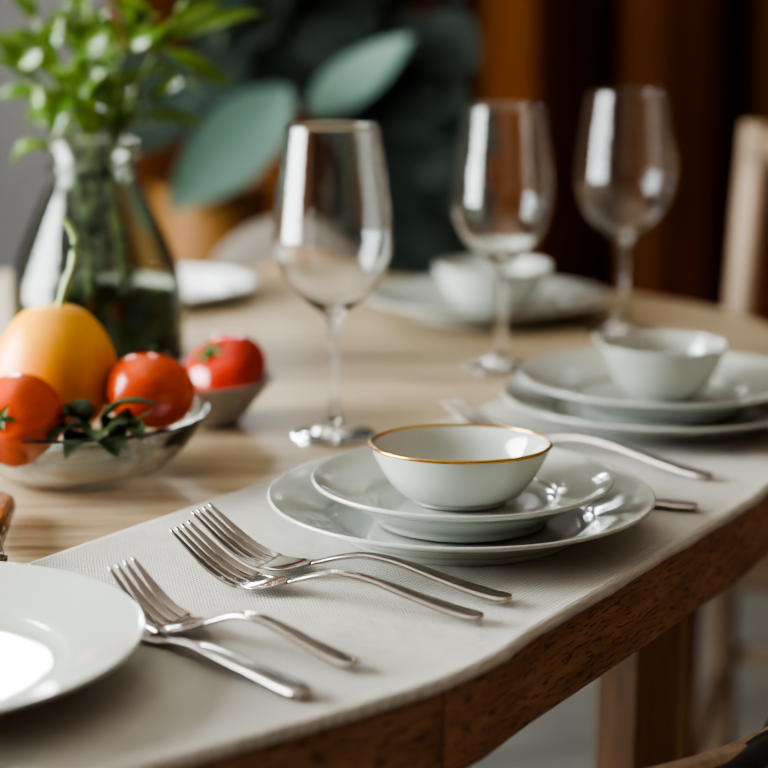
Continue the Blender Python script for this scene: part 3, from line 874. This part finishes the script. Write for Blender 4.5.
for (x, h, x2, h2) in ((.02, .10, .12, -.02), (.0, .02, .10, .12), (-.06, .12, .03, .0), (.06, .16, .17, .10), (-.08, .05, .01, -.06), (.08, .02, .16, -.06), (-.1, .13, -.02, .20), (.05, .30, .14, .22), (-.02, .24, .08, .18), (-.03, .20, .07, .10), (.10, .20, .0, .13), (.02, .14, .10, .03), (-.04, .02, .06, -.07), (.09, .08, .13, -.05), (.0, .30, .07, .22), (-.02, .33, -.10, .27), (.12, .14, .04, .05), (.05, .02, .0, -.09), (.03, .21, .13, .16), (.02, .0, .09, -.09)):
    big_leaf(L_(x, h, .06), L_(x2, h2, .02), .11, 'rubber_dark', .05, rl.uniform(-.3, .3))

# ------------------------------------------------------------------ chairs
# pale ladder chair beyond the far right of the table
fc = empty('dining_chair', (0.460, 2.335, 0), math.atan2(-.3, .95))
tag(fc, 'pale wooden dining chair with a straight back post beyond the far right table end', 'chair')
W, D = .42, .41
def post(x, lean_x=.018):
    pts = [(x, .05, 0), (x, 0.01, .25), (x, 0, .45), (x+lean_x*.4, .012, .68), (x+lean_x, .035, .92)]
    return tube(smooth_prof(pts, 5), [.021]*21, 12, flat=.8)
for x in (0, W): obj('back_post', post(x), M['chair_light'], fc)
bmr = bmesh.new()
for i in range(0, 1): pass
top = tube(smooth_prof([(.0, .030, .888), (.11, .044, .892), (.22, .05, .893), (.33, .044, .892), (.44, .030, .888)], 5), .028, 12, flat=.8)
obj('top_rail', top, M['chair_light'], fc)
obj('seat', box(W/2, -D/2+.01, .445, W+.03, D+.03, .03, bev=.008), M['chair_light'], fc, smooth=False)
for x in (0, W): obj('leg', tube([(x, -D+.03, 0), (x, -D+.03, .43)], [.016, .02], 12), M['leg'], fc)
obj('stretcher', tube([(0, .025, .195), (W, .025, .195)], .013, 10), M['chair_light'], fc)
for x in (0, W): obj('stretcher', tube([(x, .03, .16), (x, -D+.03, .16)], .012, 10), M['chair_light'], fc)

# round-backed upholstered chair beyond the far left table edge
rc = empty('dining_chair', (-0.125, 2.46, 0), 0)
tag(rc, 'round-backed grey and tan upholstered chair beyond the white plate, behind the nearest glass', 'chair')
def disc(cx, y, cz, rx, rz_, t, n=48):
    bm = bmesh.new()
    prof = [(0, -t/2), (.8, -t/2), (.95, -t/2*.7), (1, 0), (.95, t/2*.7), (.8, t/2), (0, t/2)]
    lathe_into(bm, prof, n)
    for v in bm.verts: v.co = (cx+v.co.x*rx, y+v.co.z, cz+v.co.y*rz_)
    return bm
obj('backrest', disc(0, 0.02, .655, .132, .132, .05), M['linen_grey'], rc)
p = obj('back_pad', disc(.012, -0.012, .640, .100, .098, .03), M['tan_pad'], rc)
p['label'] = 'tan inner pad'
obj('seat', disc(0, 0, 0, .19, .19, .06), M['tan_pad'], rc, loc=(0, 0, 0))
st = [c for c in rc.children if c.name.startswith('seat')][0]
st.rotation_euler = (PI/2, 0, 0); st.location = (0, -.20, .45)
for sx in (-1, 1):
    for y in (-.32, -.08): obj('leg', tube([(sx*.15, y, 0), (sx*.13, y, .43)], [.013, .018], 10), M['chair_brown'], rc)
for sx in (-1, 1): obj('back_support', tube([(sx*.07, -.05, .44), (sx*.07, .03, .60)], .011, 8), M['chair_brown'], rc)

# curved-rail chair tucked in at the near right, its back rail in the corner of the photo
nc = empty('armchair', (0.035, 1.095, 0), math.atan2(-.83, .55))
tag(nc, 'chair at the bottom right corner, curved wooden back rail with black band', 'chair')
def arc_sweep(R0, R1, z0, z1, a0, a1, n=48, bev=.003, rise=None):
    bm = bmesh.new(); rings = []
    for i in range(n+1):
        a = a0+(a1-a0)*i/n
        dz = rise(a) if rise else 0
        sec = [(R0+bev, z0), (R1-bev, z0), (R1, z0+bev), (R1, z1-bev), (R1-bev, z1), (R0+bev, z1), (R0, z1-bev), (R0, z0+bev)]
        rings.append([bm.verts.new((r*math.cos(a), r*math.sin(a), z+dz)) for r, z in sec])
    for A, B in zip(rings, rings[1:]):
        for k in range(8): bm.faces.new((A[k], A[(k+1) % 8], B[(k+1) % 8], B[k]))
    bm.faces.new(rings[0][::-1]); bm.faces.new(rings[-1])
    return bm
aw = math.radians(62)
obj('back_rail', arc_sweep(.236, .250, .615, .684, -aw, aw, bev=.003), M['chair_light'], nc, smooth=False)
b_ = obj('rail_band', arc_sweep(.240, .2545, .662, .679, -aw*.3, aw*.97, bev=.004, rise=lambda a: min(.0068, max(-.02, (a-.0)*.04))), M['black'], nc)
b_['label'] = 'black padded band'
for sy in (-1, 1):
    obj('arm_post', tube([(.05, sy*.175, .44), (.238*math.cos(aw*.93), sy*.238*math.sin(aw*.93), .645)], .011, 10), M['chair_brown'], nc)
obj('arm_post', tube([(.17, 0, .44), (.238, 0, .645)], .012, 10), M['chair_brown'], nc)
seat = obj('seat', lathe(smooth_prof([(0, .42), (.17, .42), (.185, .43), (.185, .445), (.17, .458), (0, .455)], 4), 48), M['black'], nc)
for a in (45, 135, 225, 315):
    ca, sa = math.cos(math.radians(a)), math.sin(math.radians(a))
    obj('leg', tube([(.175*ca, .175*sa, 0), (.14*ca, .14*sa, .425)], [.012, .017], 10), M['chair_brown'], nc)

# ------------------------------------------------------------------ light
ld = bpy.data.lights.new('window_daylight', 'AREA')
ld.shape = 'RECTANGLE'; ld.size = WY1-WY0-0.02; ld.size_y = WZ1-WZ0-0.02
ld.energy = 250; ld.color = (0.92, 0.985, 1.0)
lo = bpy.data.objects.new('window_daylight', ld)
lo.location = (XL-0.16, (WY0+WY1)/2, (WZ0+WZ1)/2)
lo.rotation_euler = (0, -PI/2, 0)   # face +x
# rotate so that size runs along y
lo.rotation_euler = Vector((1, 0, 0)).to_track_quat('-Z', 'Z').to_euler()
COL.objects.link(lo)
ld2 = bpy.data.lights.new('back_window_daylight', 'AREA')
ld2.shape = 'RECTANGLE'; ld2.size = BX1-BX0-0.02; ld2.size_y = BZ1-BZ0-0.02
ld2.energy = 24; ld2.color = (0.92, 0.985, 1.0)
l2 = bpy.data.objects.new('back_window_daylight', ld2)
l2.location = ((BX0+BX1)/2, YB+0.16, (BZ0+BZ1)/2)
l2.rotation_euler = Vector((0, -1, 0)).to_track_quat('-Z', 'Z').to_euler()
COL.objects.link(l2)
ld3 = bpy.data.lights.new('added_plate_highlight', 'AREA')  # added lamp behind the made-up opening, gives the plates their highlights
ld3.shape = 'RECTANGLE'; ld3.size = EX1-EX0-0.02; ld3.size_y = EZ1-EZ0-0.02
ld3.energy = 11; ld3.color = (0.92, 0.985, 1.0)
l3 = bpy.data.objects.new('added_plate_highlight', ld3)
l3.location = ((EX0+EX1)/2, YB+0.16, (EZ0+EZ1)/2)
l3.rotation_euler = Vector((0, -1, 0)).to_track_quat('-Z', 'Z').to_euler()
COL.objects.link(l3)

w = bpy.data.worlds.new('room_ambience'); scene.world = w; w.use_nodes = True
bg = w.node_tree.nodes['Background']
bg.inputs['Color'].default_value = (1.0, 0.93, 0.85, 1); bg.inputs['Strength'].default_value = 0.36

# ------------------------------------------------------------------ camera
cd = bpy.data.cameras.new('camera'); cam = bpy.data.objects.new('camera', cd); COL.objects.link(cam)
cd.sensor_width = 36; cd.lens = 84.375
cam.location = (0, 0, TZ+0.326)
cam.rotation_euler = (math.radians(90-12), 0, 0)
cd.dof.use_dof = True; cd.dof.focus_distance = 1.03; cd.dof.aperture_fstop = 3.8
cd.clip_start = 0.02
scene.camera = cam
scene.view_settings.view_transform = 'AgX'
scene.view_settings.look = 'AgX - High Contrast'
scene.view_settings.exposure = 0.36
